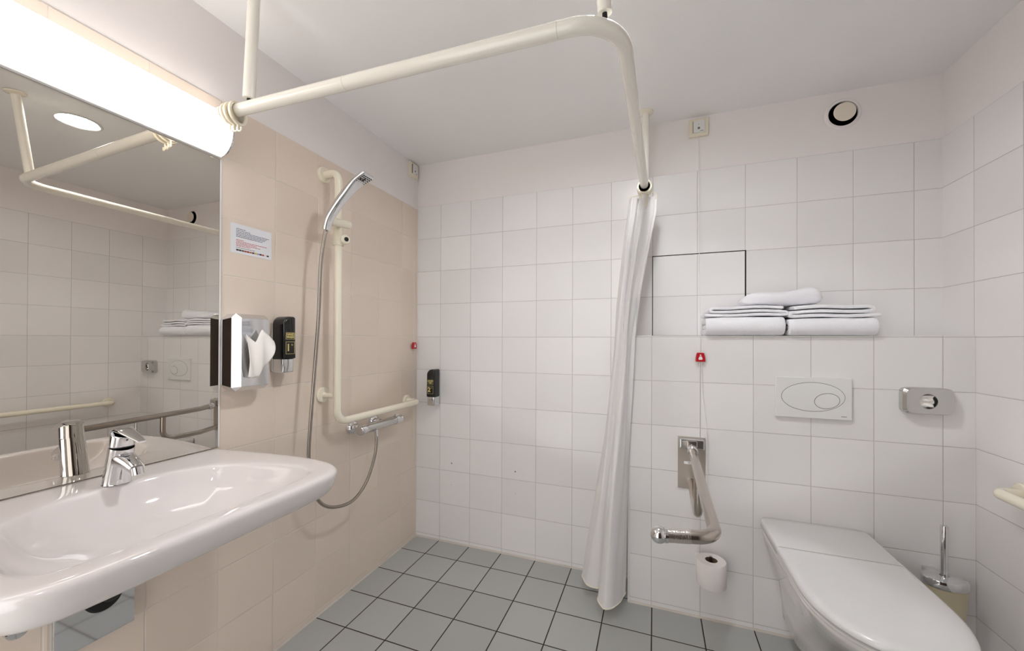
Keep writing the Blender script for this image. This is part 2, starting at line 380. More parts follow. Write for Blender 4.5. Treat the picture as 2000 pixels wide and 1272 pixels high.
# ================================================================== WASHBASIN
BC = -1.482
def basin():
    N = 96
    outc = [(0.0, 0.319), (0.18, 0.341), (0.33, 0.352), (0.44, 0.346), (0.515, 0.318), (0.552, 0.27), (0.562, 0.20), (0.564, 0.10)]
    out = outc + [(0.564, 0.0)] + [(x, -y) for x, y in outc[::-1]]
    cur = catmull([(x, y, 0) for x, y in out], 10)
    # resample evenly, leaving the straight back edge for closing
    def resample(c, n):
        L = [0]
        for i in range(1, len(c)): L.append(L[-1] + (c[i] - c[i - 1]).length)
        r = []; k = 0
        for i in range(n):
            t = L[-1] * i / (n - 1)
            while k < len(L) - 2 and L[k + 1] < t: k += 1
            r.append(c[k].lerp(c[k + 1], (t - L[k]) / max(1e-9, L[k + 1] - L[k])))
        return r
    nf, nb = 72, 25
    front = resample(cur, nf)
    back = [Vector((0.0, -0.319 + 0.638 * i / nb, 0)) for i in range(1, nb)]
    outer = front + back; n = len(outer)
    # bowl outline, sampled by the same scheme
    bi = [(0.178, 0.205), (0.262, 0.249), (0.35, 0.268), (0.42, 0.273), (0.472, 0.260), (0.498, 0.225), (0.507, 0.15)]
    bow = bi + [(0.509, 0.0)] + [(x, -y) for x, y in bi[::-1]]
    bf = resample(catmull([(x, y, 0) for x, y in bow], 10), nf)
    bb = resample(catmull([(0.178, -0.205, 0), (0.128, -0.11, 0), (0.115, 0, 0), (0.128, 0.11, 0), (0.178, 0.205, 0)], 10), nb + 1)[1:-1]
    bowl = bf + bb
    cen = Vector((0.30, 0, 0))
    def ring(base, sc, z, dx=0, zf=None):
        r = []
        for p in base:
            q = cen + (p - cen) * sc if not callable(sc) else sc(p)
            zz = z if zf is None else zf(q, z)
            r.append((max(0.0012, q.x + dx), BC + q.y, zz))
        return r
    def inset(base, d):
        r = []
        for i, p in enumerate(base):
            a, b = base[i - 1], base[(i + 1) % len(base)]
            t = (b - a); nn = Vector((-t.y, t.x, 0)).normalized()
            if nn.dot(cen - p) < 0: nn = -nn
            q = p + nn * d
            if p.x < 0.002: q = Vector((0.0, p.y, 0)) + Vector((0, nn.y * d, 0)) if False else Vector((0.0, p.y * (1 - d / 0.35), 0))
            r.append(q)
        return r
    R = []
    foot = [Vector((p.x * 0.42, p.y * 0.55, 0)) for p in outer]
    mid = [Vector((p.x * 0.70, p.y * 0.82, 0)) for p in outer]
    R.append(ring(foot, 1.0, 0.655)); R.append(ring(foot, 1.0, 0.68)); R.append(ring(mid, 1.0, 0.738))
    for d, z in ((0.050, 0.7695), (0.034, 0.7725), (0.020, 0.781), (0.0095, 0.800), (0.0035, 0.820), (0.002, 0.831), (0.006, 0.8378), (0.013, 0.8405), (0.023, 0.8414)):
        R.append(ring(inset(outer, d), 1.0, z))
    # deck toward the bowl edge
    e = inset(outer, 0.023)
    for f, z in ((0.35, 0.8415), (0.7, 0.841), (0.9, 0.840)):
        R.append(ring([e[i].lerp(bowl[i], f) for i in range(n)], 1.0, z))
    bc = Vector((0.33, 0, 0))
    for sc, z in ((1.0, 0.838), (0.985, 0.832), (0.945, 0.812), (0.88, 0.784), (0.77, 0.757), (0.60, 0.739), (0.38, 0.728), (0.14, 0.7235)):
        R.append(ring(bowl, (lambda s_: (lambda p: bc + (p - bc) * s_))(sc), z))
    return MB().rings(R)
wb_ = thing('washbasin', 'wide white ceramic washbasin with a broad shallow bowl under the mirror', 'washbasin', (0, BC, 0.66))
build('bowl', basin(), M_CERAM, wb_, smooth=80, subsurf=1)
build('drain', MB().lathe((0.33, BC, 0.7235), (0, 0, 1), [(0.0001, 0.001), (0.02, 0.004), (0.03, 0.003), (0.032, 0.0)], 32), M_CHROME, wb_)

# faucet on the basin deck
fy = -1.470
fc = thing('basin_mixer_tap', 'chrome single lever mixer tap on the washbasin deck', 'tap', (0.10, fy, 0.841))
def leaning(c0, c1, r0, r1, k=6, n=32, tilt=0.0):
    rs = []
    for i in range(k + 1):
        f = i / k; c = Vector(c0).lerp(Vector(c1), f); r = r0 + (r1 - r0) * f
        rs.append([(c.x + r * math.cos(2 * PI * j / n), c.y + r * math.sin(2 * PI * j / n), c.z + tilt * f * r * math.cos(2 * PI * j / n)) for j in range(n)])
    return rs
b0 = (0.098, fy, 0.8412); b1 = (0.118, fy, 0.934)
build('body', MB().rings([leaning(b0, b0, 0.0285, 0.0285, 1)[0]] + leaning((0.0985, fy, 0.844), b1, 0.0275, 0.0245, tilt=-0.25)), M_CHROME, fc, smooth=50)
build('cap', MB().rings(leaning((0.1185, fy, 0.936), (0.124, fy, 0.968), 0.0245, 0.0235, tilt=-0.35)), M_CHROME, fc, smooth=50, bevel=0.002)
build('joint_ring', MB().rings(leaning((0.118, fy, 0.9338), (0.1186, fy, 0.9362), 0.0238, 0.0228, 1)), M_BLACKM, fc)
def flat_loft(path, wid, thk, n=20, pw=2.6):
    """elliptic section sweep in the XZ plane, width along Y"""
    P_ = [Vector(p) for p in path]; rs = []
    for i, p in enumerate(P_):
        t = (P_[min(i + 1, len(P_) - 1)] - P_[max(i - 1, 0)]).normalized(); nr = Vector((-t.z, 0, t.x))
        ring = []
        for j in range(n):
            a = 2 * PI * j / n; c, s_ = math.cos(a), math.sin(a)
            cc = math.copysign(abs(c) ** (2 / pw), c); ss = math.copysign(abs(s_) ** (2 / pw), s_)
            ring.append(p + Vector((0, 1, 0)) * cc * wid[i] + nr * ss * thk[i])
        rs.append(ring)
    return rs
build('spout', MB().rings(flat_loft([(0.108, fy, 0.902), (0.135, fy, 0.903), (0.160, fy, 0.896), (0.182, fy, 0.886)], [0.024, 0.022, 0.018, 0.0155], [0.022, 0.018, 0.013, 0.011])), M_CHROME, fc, smooth=60)
build('aerator', MB().cyl((0.180, fy, 0.888), (0.186, fy, 0.871), 0.0125, 24), M_CHROME, fc)
build('lever', MB().rings(flat_loft([(0.104, fy, 0.974), (0.125, fy, 0.978), (0.150, fy, 0.971), (0.185, fy, 0.960), (0.203, fy, 0.954)], [0.018, 0.020, 0.015, 0.011, 0.008], [0.004, 0.006, 0.0042, 0.003, 0.0025])), M_CHROME, fc, smooth=60)
build('marker_dot', MB().lathe((0.146, fy - 0.003, 0.955), (1, -0.2, 0), [(0.003, -0.003), (0.003, 0.0), (0.0001, 0.0006)], 12), M_BLACKM, fc)
# waste: chrome wall plate with black pipe opening
sp_ = thing('siphon_cover_plate', 'polished chrome cover plate with black pipe opening under the washbasin', 'cover plate', (0, -1.475, 0.30))
SY0, SY1, SZ0, SZ1 = -1.553, -1.398, 0.427, 0.600
build('plate', MB().box(0.0, 0.030, SY0, SY1, SZ0, SZ1), M_CHROME, sp_, smooth=0, bevel=0.0015)
pc = MB().lathe((0.030, -1.463, 0.535), (1, 0, 0), [(0.038, -0.002), (0.038, 0.004), (0.034, 0.008), (0.02, 0.008)], 36)
pc.tube(rounded([(0.034, -1.463, 0.545), (0.075, -1.463, 0.545), (0.085, -1.465, 0.654)], 0.03), 0.017)
build('rubber_pipe', pc, M_BLACKM, sp_)
VY = -1.622
av = thing('angle_valve', 'small chrome angle valve on the wall under the left of the washbasin', 'valve', (0, -1.64, 0.56))
build('body', MB().cyl((0, VY, 0.566), (0.05, VY, 0.566), 0.011).lathe((0, VY, 0.566), (1, 0, 0), [(0.024, 0.0), (0.024, 0.003), (0.012, 0.008)], 28).cyl((0.04, VY, 0.566), (0.04, VY, 0.64), 0.005), M_SATIN, av)
build('knob', MB().lathe((0.05, VY, 0.566), (1, 0, 0), [(0.014, 0), (0.0185, 0.004), (0.0185, 0.022), (0.016, 0.025), (0.0001, 0.026)], 28), M_CHROME, av)

# ================================================================== LEFT WALL: notice, tissue box, soap
nt_ = thing('notice_sheet', 'laminated notice sheet with blue and red text taped on cream tiles', 'notice', (0, -1.052, 1.51))
build('sheet', MB().box(0.0001, 0.0010, -1.128, -0.976, 1.508, 1.612), M_PAPER, nt_, smooth=0)
tx = {'b': MB(), 'r': MB(), 'g': MB()}
rows = [('b', 1.595, .034), ('b', 1.5895, .050), ('b', 1.584, .122), ('b', 1.5785, .112), ('b', 1.573, .106), ('b', 1.5675, .098),
        ('r', 1.556, .026), ('r', 1.5508, .114), ('r', 1.5456, .074), ('r', 1.5404, .088), ('r', 1.5352, .050), ('g', 1.5285, .066)]
for k, z, wd in rows:
    y = -1.109; e = y + wd
    while y < e:
        l = random.uniform(0.003, 0.009); tx[k].box(0.0010, 0.0012, y, min(y + l, e), z - 0.0011, z + 0.0011); y += l + 0.0016
build('blue_text', tx['b'], M_INKB, nt_, smooth=0); build('red_text', tx['r'], M_INKR, nt_, smooth=0); build('grey_text', tx['g'], M_INKG, nt_, smooth=0)
cols = [(20, 20, 22), (35, 33, 30), (60, 70, 60), (180, 60, 30), (120, 50, 30), (200, 90, 40), (30, 40, 30), (210, 180, 60), (150, 150, 170), (20, 25, 60), (190, 60, 40), (220, 220, 220), (25, 20, 20)]
fb = MB(); ms = []
for i, c in enumerate(cols):
    fb.box(0.0010, 0.0012, -1.109 + i * 0.0095, -1.109 + i * 0.0095 + 0.0085, 1.5175, 1.523); ms.append(mat('flag_ink', c, 0.6))
fo = build('flag_strip', fb, ms, nt_, smooth=0)
for i, p in enumerate(fo.data.polygons): p.material_index = i // 6

td = thing('tissue_dispenser', 'chrome faceted tissue box dispenser on the wall beside the mirror', 'tissue dispenser', (0, -1.1, 1.03))
TX1, TY0, TY1, TZ0_, TZ1_ = 0.082, -1.160, -1.030, 1.030, 1.292
def tis_ring(x, i, c):
    """octagonal outline: inset i, corner cut c"""
    a0, a1, b0, b1 = TY0 + i, TY1 - i, TZ0_ + i, TZ1_ - i
    return [(x, a0 + c, b0), (x, a1 - c, b0), (x, a1, b0 + c), (x, a1, b1 - c), (x, a1 - c, b1), (x, a0 + c, b1), (x, a0, b1 - c), (x, a0, b0 + c)]
build('case', MB().rings([tis_ring(0.0, 0, 0.022), tis_ring(0.056, 0, 0.014), tis_ring(TX1, 0.016, 0.0012)]), M_CHROME, td, smooth=0, bevel=0.0008)
sl = MB(); n = 32; yc, zc = -1.092, 1.135
sl.rings([[(TX1 + h, yc + 0.027 * math.cos(2 * PI * j / n), zc + 0.058 * math.sin(2 * PI * j / n)) for j in range(n)] for h in (-0.001, 0.0006)])
build('opening', sl, M_BLACKM, td, smooth=0)
def sheet(fn, nu, nv):
    mb = MB(); vs = [fn(i / (nu - 1), j / (nv - 1)) for i in range(nu) for j in range(nv)]
    fs = [(i * nv + j, i * nv + j + 1, (i + 1) * nv + j + 1, (i + 1) * nv + j) for i in range(nu - 1) for j in range(nv - 1)]
    return mb.add(vs, fs)
def tissue(a, b):
    # a: across, b: out of the slot ; peaked upper tip and a lower tail
    top = [(-1.134, 1.222), (-1.112, 1.196), (-1.084, 1.240), (-1.046, 1.196)]
    bot = [(-1.130, 1.078), (-1.112, 1.072), (-1.098, 1.078), (-1.080, 1.105)]
    def pl(P_, t):
        t *= 3; i = min(2, int(t)); f = t - i; f = f * f * (3 - 2 * f) * 0.5 + f * 0.5
        return P_[i][0] + (P_[i + 1][0] - P_[i][0]) * f, P_[i][1] + (P_[i + 1][1] - P_[i][1]) * f
    ty, tz = pl(top, a); by, bz = pl(bot, a)
    y = by + (ty - by) * b; z = bz + (tz - bz) * b
    x = TX1 + 0.003 + 0.034 * math.sin(PI * min(1, b * 0.75 + 0.1)) * (0.25 + 0.75 * a) + 0.005 * math.sin(11 * a + 4 * b) + 0.006
    return (x, y, z)
o = build('tissue', sheet(tissue, 22, 22), M_TISSUE, td, smooth=180)
s_ = o.modifiers.new('thick', 'SOLIDIFY'); s_.thickness = 0.0012

def soap(name_label, base, ang, l1, num, grp):
    """base: point on wall (bottom centre), ang: rotation about Z so that local +X leaves the wall"""
    t = thing('soap_dispenser', name_label, 'soap dispenser', (0, 0, 0), grp)
    def prof(x0, x1, hw, z, r=0.010, n=5):
        pts = []
        for cx_, cy_, a0 in ((x1 - r, hw - r, 0), (x0 + 0.001, hw - 0.001, 90), (x0 + 0.001, -hw + 0.001, 180), (x1 - r, -hw + r, 270)):
            rr = r if cx_ > (x0 + x1) / 2 else 0.001
            for k in range(n + 1):
                a = math.radians(a0 + 90 * k / n); pts.append((cx_ + rr * math.cos(a), cy_ + rr * math.sin(a), z))
        return pts
    # black bottle: one broad rounded shoulder, one tight one (front outline in y, z)
    hw = 0.0275; zb, zt = 0.050, 0.2145
    def outline(d):
        o = []
        def arc(cy_, cz_, rr, a0, n=8):
            rr = max(0.0015, rr - d)
            for k in range(n + 1):
                a = math.radians(a0 + 90 * k / n); o.append((cy_ + rr * math.cos(a), cz_ + rr * math.sin(a)))
        arc(hw - 0.010, zt - 0.010, 0.010, 0); arc(-hw + 0.034, zt - 0.034, 0.034, 90); arc(-hw + 0.005, zb + 0.005, 0.005, 180, 4); arc(hw - 0.005, zb + 0.005, 0.005, 270, 4)
        return o
    build('bottle', MB().rings([[(x, y, z) for y, z in outline(d)] for x, d in ((0.012, 0.0), (0.056, 0.0), (0.063, 0.0012), (0.067, 0.004), (0.069, 0.008))]), M_BLACK, t, smooth=50)
    build('pump_base', MB().rings([prof(0.010, 0.062, hw - 0.003, 0.0), prof(0.010, 0.064, hw - 0.0015, 0.003), prof(0.010, 0.064, hw - 0.0015, 0.0500)]), M_CHROME, t, smooth=40)
    build('wall_bracket', MB().box(0.0, 0.012, -0.029, 0.027, 0.0, 0.19), M_SATIN, t, smooth=0, bevel=0.004)
    fx = 0.0692
    fr = MB()
    def frame(y0, y1, z0, z1, w_=0.0012):
        fr.box(fx - 0.0006, fx + 0.0003, y0, y1, z0, z0 + w_).box(fx - 0.0006, fx + 0.0003, y0, y1, z1 - w_, z1)
        fr.box(fx - 0.0006, fx + 0.0003, y0, y0 + w_, z0, z1).box(fx - 0.0006, fx + 0.0003, y1 - w_, y1, z0, z1)
    frame(-0.018, 0.0195, 0.126, 0.152); frame(-0.018, 0.0195, 0.070, 0.117)
    build('label_frame', fr, M_GOLD, t, smooth=0)
    text_part('lettering', l1, 0.0130, M_GOLD, t, (fx, 0.0008, 0.1395), (0, 1, 0), (0, 0, 1), sx=0.86 if len(l1) < 12 else 0.55, bold=0.0003)
    text_part('numeral', num, 0.037, M_GOLD, t, (fx, -0.0075, 0.0935), (0, 1, 0), (0, 0, 1), bold=0.0012)
    text_part('numeral_mark', u'o', 0.013, M_GOLD, t, (fx, 0.0085, 0.106), (0, 1, 0), (0, 0, 1))
    t.location = base; t.rotation_euler = (0, 0, ang)
    return t
soap('black soap dispenser numbered 1 beside the chrome tissue box', (0.0, -0.949, 1.080), 0.0, 'HAND\nWASH', '1', 'black soap dispensers on the walls')
soap('black soap dispenser numbered 2 on the white shower wall', (0.139, 0.0, 0.818), -PI / 2, 'HAIR BODY\nWASH', '2', 'black soap dispensers on the walls')

# ================================================================== SHOWER: L grab rail, slider, head, hose, mixer
gr = thing('shower_grab_rail', 'cream L shaped grab rail on the cream tiled shower wall', 'grab rail', (0, -0.735, 0.84))
RX = 0.085; RY = -0.728; RZ = 0.846
path = rounded([(0.0, RY - 0.0, 1.935), (RX, RY, 1.935), (RX, RY, RZ), (RX, -0.110, RZ), (0.0, -0.110, RZ)], [0.04, 0.055, 0.03], 12)
build('rail', MB().tube(path, 0.0165, 24), M_CREAM, gr, smooth=60)
for (y, z) in ((RY, 1.935), (-0.110, RZ), (RY, 0.962)):
    build('flange', MB().lathe((0, y, z), (1, 0, 0), [(0.035, 0.0), (0.035, 0.008), (0.031, 0.012), (0.018, 0.013)], 36), M_CREAM, gr)
build('stay', MB().cyl((0.0, RY, 0.962), (RX - 0.008, RY, 0.962), 0.0125), M_CREAM, gr)
sl_ = thing('shower_slider', 'cream sliding shower holder with black dot clamped on the vertical grab rail', 'shower holder', (RX, RY, 1.62))
build('sleeve', MB().lathe((RX, RY, 1.615), (0, 0, 1), [(0.0175, 0.0), (0.022, 0.0), (0.022, 0.012), (0.0205, 0.05), (0.0205, 0.088), (0.0175, 0.088)], 32), M_IVORY, sl_)
build('cone_holder', MB().cyl((0.107, -0.797, 1.700), (0.109, -0.688, 1.712), 0.0165, 28), M_CREAM, sl_, bevel=0.003)
build('holder_arm', MB().cyl((RX + 0.004, RY, 1.69), (0.107, -0.735, 1.704), 0.012), M_CREAM, sl_)
build('knob', MB().lathe((0.094, -0.712, 1.640), (0.93, -0.36, 0.0), [(0.012, 0.0), (0.019, 0.006), (0.0205, 0.030), (0.0175, 0.034), (0.0001, 0.035)], 28), M_CREAM, sl_)
build('black_dot', MB().lathe((0.094 + 0.0348 * 0.9326, -0.712 - 0.0348 * 0.361, 1.640), (0.93, -0.36, 0.0), [(0.0095, 0.0), (0.0095, 0.0014), (0.0001, 0.0016)], 24), M_BLACKM, sl_)
sh = thing('hand_shower', 'chrome hand shower with black nozzles resting in the cream holder', 'hand shower', (0.12, -0.765, 1.70))
hp = catmull([(0.112, -0.822, 1.655), (0.124, -0.818, 1.700), (0.153, -0.808, 1.752), (0.196, -0.800, 1.803), (0.248, -0.795, 1.845), (0.303, -0.793, 1.868)], 6)
def head_rings():
    rs = []; k = len(hp) - 1; n = 28; zs = Vector((0.03, -1, 0)).normalized()
    for i, p in enumerate(hp):
        f = i / k; t = (hp[min(i + 1, k)] - hp[max(i - 1, 0)]).normalized()
        side = (zs - t * zs.dot(t)).normalized(); nr = t.cross(side)
        if f < 0.5: wd = 0.0165 + 0.010 * f; th = 0.0145
        else:
            g = (f - 0.5) / 0.5; g = g * g * (3 - 2 * g); wd = 0.0215 + 0.012 * g; th = 0.0145 - 0.006 * g
        if i == k: wd *= 0.93; th *= 0.7
        pw = 2.0 + 2.5 * f
        ring = []
        for j in range(n):
            a = 2 * PI * j / n; c, s_ = math.cos(a), math.sin(a)
            ring.append(p + side * math.copysign(abs(c) ** (2 / pw), c) * wd + nr * math.copysign(abs(s_) ** (2 / pw), s_) * th)
        rs.append(ring)
    return rs
build('body', MB().rings(head_rings()), M_CHROME, sh, smooth=50)
# nozzle field on the underside of the head
t1 = (hp[-1] - hp[-5]).normalized(); sd = Vector((0.03, -1, 0)).normalized(); sd = (sd - t1 * sd.dot(t1)).normalized(); nd = t1.cross(sd)
if nd.z > 0: nd = -nd
build('nozzles', (lambda mb: [mb.lathe(tuple(hp[-1] - t1 * (0.010 + a * 0.0095) + sd * (b * 0.0105) + nd * 0.0068), tuple(nd), [(0.0030, 0.0), (0.0024, 0.0038), (0.0001, 0.004)], 8) for a in range(8) for b in (-2, -1, 0, 1, 2) if not (b == 0 and a % 3 == 2)] and mb)(MB()), M_NOZ, sh, smooth=0)
build('centre_strip', MB().rings([[tuple(hp[-1] - t1 * (0.045 + 0.026 * math.cos(2 * PI * j / 20)) + sd * 0.006 * math.sin(2 * PI * j / 20) + nd * h) for j in range(20)] for h in (0.005, 0.0096)]), M_NOZ, sh)
hs = catmull([(0.112, -0.822, 1.657), (0.107, -0.830, 1.60), (0.102, -0.838, 1.506), (0.100, -0.845, 1.296), (0.100, -0.866, 1.049), (0.100, -0.883, 0.85), (0.10, -0.888, 0.735),
              (0.10, -0.872, 0.62), (0.10, -0.825, 0.535), (0.10, -0.749, 0.490), (0.098, -0.644, 0.478), (0.095, -0.554, 0.531), (0.092, -0.492, 0.638), (0.088, -0.476, 0.728)], 10)
tag(build('shower_hose', MB().tube(hs, 0.0070, 14), M_HOSE, smooth=60), 'ribbed chrome shower hose looping from hand shower down to the mixer', 'shower hose')
mx = thing('shower_mixer', 'chrome bar thermostatic shower mixer below the horizontal cream rail', 'shower mixer', (0, -0.45, 0.775))
MZ = 0.772
build('bar', MB().tube([(0.062, -0.560, MZ), (0.062, -0.555, MZ), (0.062, -0.262, MZ), (0.062, -0.258, MZ)], [0.020, 0.0222, 0.0222, 0.020], 28), M_SATIN, mx)
for a, b in ((-0.568, -0.522), (-0.300, -0.250)):
    build('control_knob', MB().tube([(0.062, a, MZ), (0.062, a + 0.004, MZ), (0.062, b - 0.003, MZ), (0.062, b, MZ)], [0.021, 0.0238, 0.0238, 0.0225], 32), M_CHROME, mx)
build('temperature_lever', MB().box(0.055, 0.069, -0.295, -0.268, MZ + 0.023, MZ + 0.030), M_CHROME, mx, bevel=0.002)
for y in (-0.553, -0.400):
    build('wall_union', MB().lathe((0, y, MZ + 0.010), (1, 0, 0), [(0.034, 0.0), (0.034, 0.006), (0.031, 0.018), (0.023, 0.028), (0.015, 0.032), (0.015, 0.05)], 36), M_CHROME, mx)
build('outlet', MB().tube([(0.082, -0.474, MZ - 0.014), (0.088, -0.476, MZ - 0.045)], 0.0095, 18), M_CHROME, mx)

# ================================================================== CALL CORDS AND SOCKETS
def wall_socket(lab, P0, U, Nn, s=0.084, grp='ivory pull cord sockets high on the walls'):
    """P0 centre on the wall, U horizontal axis along the wall, Nn outward normal"""
    t = thing('cord_socket', lab, 'socket', P0, grp)
    P0 = Vector(P0); U = Vector(U); Nn = Vector(Nn); Z = Vector((0, 0, 1))
    def bx(a0, a1, z0, z1, d0, d1):
        mb = MB(); vs = [P0 + U * a + Z * z + Nn * d for d in (d0, d1) for z in (z0, z1) for a in (a0, a1)]
        return mb.add(vs, [(0, 2, 3, 1), (4, 5, 7, 6), (0, 1, 5, 4), (2, 6, 7, 3), (0, 4, 6, 2), (1, 3, 7, 5)])
    h = s / 2
    build('frame', bx(-h, h, -h, h, 0, 0.016), M_IVORY, t, smooth=0, bevel=0.003)
    build('cover', bx(-h * 0.58, h * 0.62, -h * 0.62, h * 0.72, 0.016, 0.021), M_PLAST, t, smooth=0, bevel=0.001)
    build('slot', bx(-h * 0.62, -h * 0.575, -h * 0.6, h * 0.7, 0.016, 0.0213), M_INKG, t, smooth=0)
    build('lens', MB().lathe(tuple(P0 + Nn * 0.021 - Z * 0.006), tuple(Nn), [(0.0055, 0), (0.005, 0.001), (0.0001, 0.0015)], 20), M_INKG, t)
    build('lens', MB().lathe(tuple(P0 + Nn * 0.021 + Z * 0.012), tuple(Nn), [(0.0018, 0), (0.0001, 0.001)], 12), M_INKG, t)
    build('maker_mark', bx(h * 0.14, h * 0.48, -h * 0.49, -h * 0.45, 0.021, 0.0213), M_DARK, t, smooth=0)
    return t
wall_socket('ivory pull cord socket on the back wall above the toilet area', (1.5745, 0.0035, 2.2265), (1, 0, 0), (0, -1, 0))
wall_socket('ivory pull cord socket high on the left wall near the shower corner', (-0.004, -0.054, 2.232), (0, 1, 0), (1, 0, 0))

def pull(lab, pts_top, toggle, pts_low, face, grp='emergency pull cords'):
    t = thing('pull_cord', lab, 'pull cord', toggle, grp)
    build('cord', MB().tube(pts_top, 0.0010, 8), M_CORD, t)
    if pts_low:
        for q in pts_low: build('cord', MB().tube(q, 0.0010, 8), M_CORD, t)
    T = Vector(toggle); Nn = Vector(face); U = Vector((0, 0, 1)).cross(Nn)
    def tr(a0, a1, z, d): return [T + U * a + Vector((0, 0, z)) + Nn * dd for a, dd in ((-a0, -d), (a0, -d), (a0, d), (-a0, d))]
    build('toggle', MB().rings([tr(0.020, 0, -0.020, 0.006), tr(0.0185, 0, 0.0, 0.006), tr(0.0145, 0, 0.019, 0.005)]), M_RED, t, smooth=0, bevel=0.003)
    o = T + Nn * 0.0062
    ic = MB().lathe(tuple(o + Vector((0, 0, 0.0085))), tuple(Nn), [(0.0032, -0.001), (0.0032, 0.0004)], 16)
    ic.rings([[o + U * a + Vector((0, 0, z)) + Nn * d for a, z in ((-0.007, -0.011), (0.007, -0.011), (0.008, -0.006), (0.004, 0.0035), (-0.004, 0.0035), (-0.008, -0.006))] for d in (-0.001, 0.0004)])
    build('figure_mark', ic, M_WHITE, t, smooth=0)
    return t
cyf = CY - 0.012
pull('red handled pull cord hanging in front of the half height wall', [(1.5745, -0.018, 2.187), (1.572, -0.03, 1.9), (1.566, cyf, 1.245), (1.566, cyf, 1.155)],
     (1.566, cyf, 1.136), [[(1.564, cyf, 1.118), (1.564, cyf, 0.79)], catmull([(1.570, cyf, 1.118), (1.576, cyf, 0.98), (1.592, cyf, 0.82), (1.594, cyf - 0.002, 0.66), (1.592, cyf, 0.56)], 6)], (0, -1, 0))
pull('red handled pull cord in the shower corner by the left wall', [(0.014, -0.054, 2.19), (0.014, -0.052, 1.19)], (0.014, -0.050, 1.172), [[(0.014, -0.050, 1.153), (0.014, -0.050, 0.475)]], (1, 0, 0))

# ================================================================== CURTAIN RAIL
RZc = 1.907
cr = thing('curtain_rail', 'white L shaped shower curtain rail hung below the ceiling', 'curtain rail', (0.6, -1.19, RZc))
def yr(x): return -1.2355 + 0.0335 * x
rp = rounded([(0.112, yr(0.112), RZc), (1.308, -1.1915, RZc), (1.3367, -0.104, RZc)], 0.115, 18)
build('tube', MB().tube(rp, 0.0180, 28), M_WPIPE, cr, smooth=60)
for x in (0.112,): build('end_cap', MB().tube([(x - 0.004, yr(x), RZc), (x + 0.0, yr(x), RZc), (x + 0.012, yr(x), RZc)], [0.017, 0.0205, 0.0205], 28), M_CREAM, cr)
for x in (0.585, 1.172):
    build('seam', MB().tube([(x - 0.0006, yr(x), RZc), (x + 0.0006, yr(x), RZc)], 0.0182, 28), M_SIL, cr)
def post(p0, p1, black):
    p0 = Vector(p0); p1 = Vector(p1); d = (p1 - p0).normalized()
    o = build('ceiling_post', MB().tube([p0, p1], 0.0165, 24), M_WPIPE, cr)
    build('ceiling_plate', MB().lathe(tuple(p0), tuple(d), [(0.034, 0), (0.034, 0.006), (0.018, 0.012)], 32), M_CREAM, o)
    if black: build('threaded_rod', MB().cyl(p1 - d * 0.01, p1 + d * (black), 0.0055), M_BLACKM, o)
post((0.252, -1.231, H), (0.225, yr(0.225), 1.9335), 0.014)
post((1.260, -1.212, H), (1.2715, -1.163, 1.944), 0.023)
post((1.3365, -0.122, H), (1.3360, -0.122, 1.921), 0)
# loose rings at the lamp end and sleeve at the far end
def ring_on(x, rad, tilt, lab, grp):
    y = yr(x); zc_ = RZc + 0.0180 - rad * 0.80 - 0.001
    t = thing('curtain_ring', lab, 'curtain ring', (x, y, zc_), grp)
    build('ring', MB().lathe((x, y, zc_), (1, tilt, 0), [(rad * 0.80, -0.003), (rad, -0.0035), (rad * 1.03, 0.0), (rad, 0.0035), (rad * 0.80, 0.003), (rad * 0.80, -0.003)], 40), M_CREAM, t)
    build('hook', MB().tube(rounded([(x, y, zc_ - rad), (x, y, zc_ - rad - 0.018), (x + 0.012, y + 0.002, zc_ - rad - 0.022), (x + 0.012, y + 0.002, zc_ - rad - 0.008)], 0.005), 0.0026, 10), M_CREAM, t)
G = 'empty curtain rings at the lamp end of the rail'
ring_on(0.148, 0.031, 0.0, 'cream curtain ring nearest the wall lamp at the rail end', G)
ring_on(0.163, 0.033, 0.1, 'cream curtain ring in the middle of the three at the rail end', G)
ring_on(0.180, 0.034, 0.25, 'cream curtain ring nearest the ceiling post by the lamp', G)
cb = thing('curtain_bracket', 'cream sleeve ring at the far end of the rail holding the curtain', 'rail bracket', (1.334, -0.185, RZc))
build('sleeve', MB().lathe((1.3345, -0.185, RZc - 0.006), (0, 1, 0), [(0.0245, -0.03), (0.032, -0.03), (0.033, -0.024), (0.033, 0.02), (0.030, 0.026), (0.0245, 0.026), (0.0245, -0.03)], 36), M_IVORY, cb)
build('stem', MB().tube([(1.3345, -0.188, RZc - 0.034), (1.3345, -0.190, RZc - 0.085), (1.3345, -0.192, RZc - 0.095)], [0.017, 0.014, 0.010], 20), M_IVORY, cb)

# ================================================================== SHOWER CURTAIN
def interp(T_, z):
    T_ = sorted(T_)
    if z <= T_[0][0]: return T_[0][1]
    for i in range(len(T_) - 1):
        if z <= T_[i + 1][0]:
            f = (z - T_[i][0]) / (T_[i + 1][0] - T_[i][0]); return T_[i][1] + f * (T_[i + 1][1] - T_[i][1])
    return T_[-1][1]
XR = [(0.06, 1.256), (0.35, 1.262), (0.66, 1.272), (1.00, 1.284), (1.22, 1.292), (1.43, 1.318), (1.60, 1.350), (1.79, 1.384), (1.88, 1.388)]
XL = [(0.06, 1.050), (0.25, 1.078), (0.45, 1.110), (0.72, 1.150), (0.92, 1.172), (1.17, 1.202), (1.37, 1.213), (1.54, 1.228), (1.63, 1.235), (1.82, 1.260), (1.88, 1.268)]
KB = [(0.30, -0.090), (0.04, -0.105), (0.00, -0.145), (0.16, -0.205), (0.38, -0.215), (0.47, -0.205), (0.46, -0.290), (0.62, -0.345), (0.82, -0.315), (0.94, -0.255), (1.00, -0.195)]
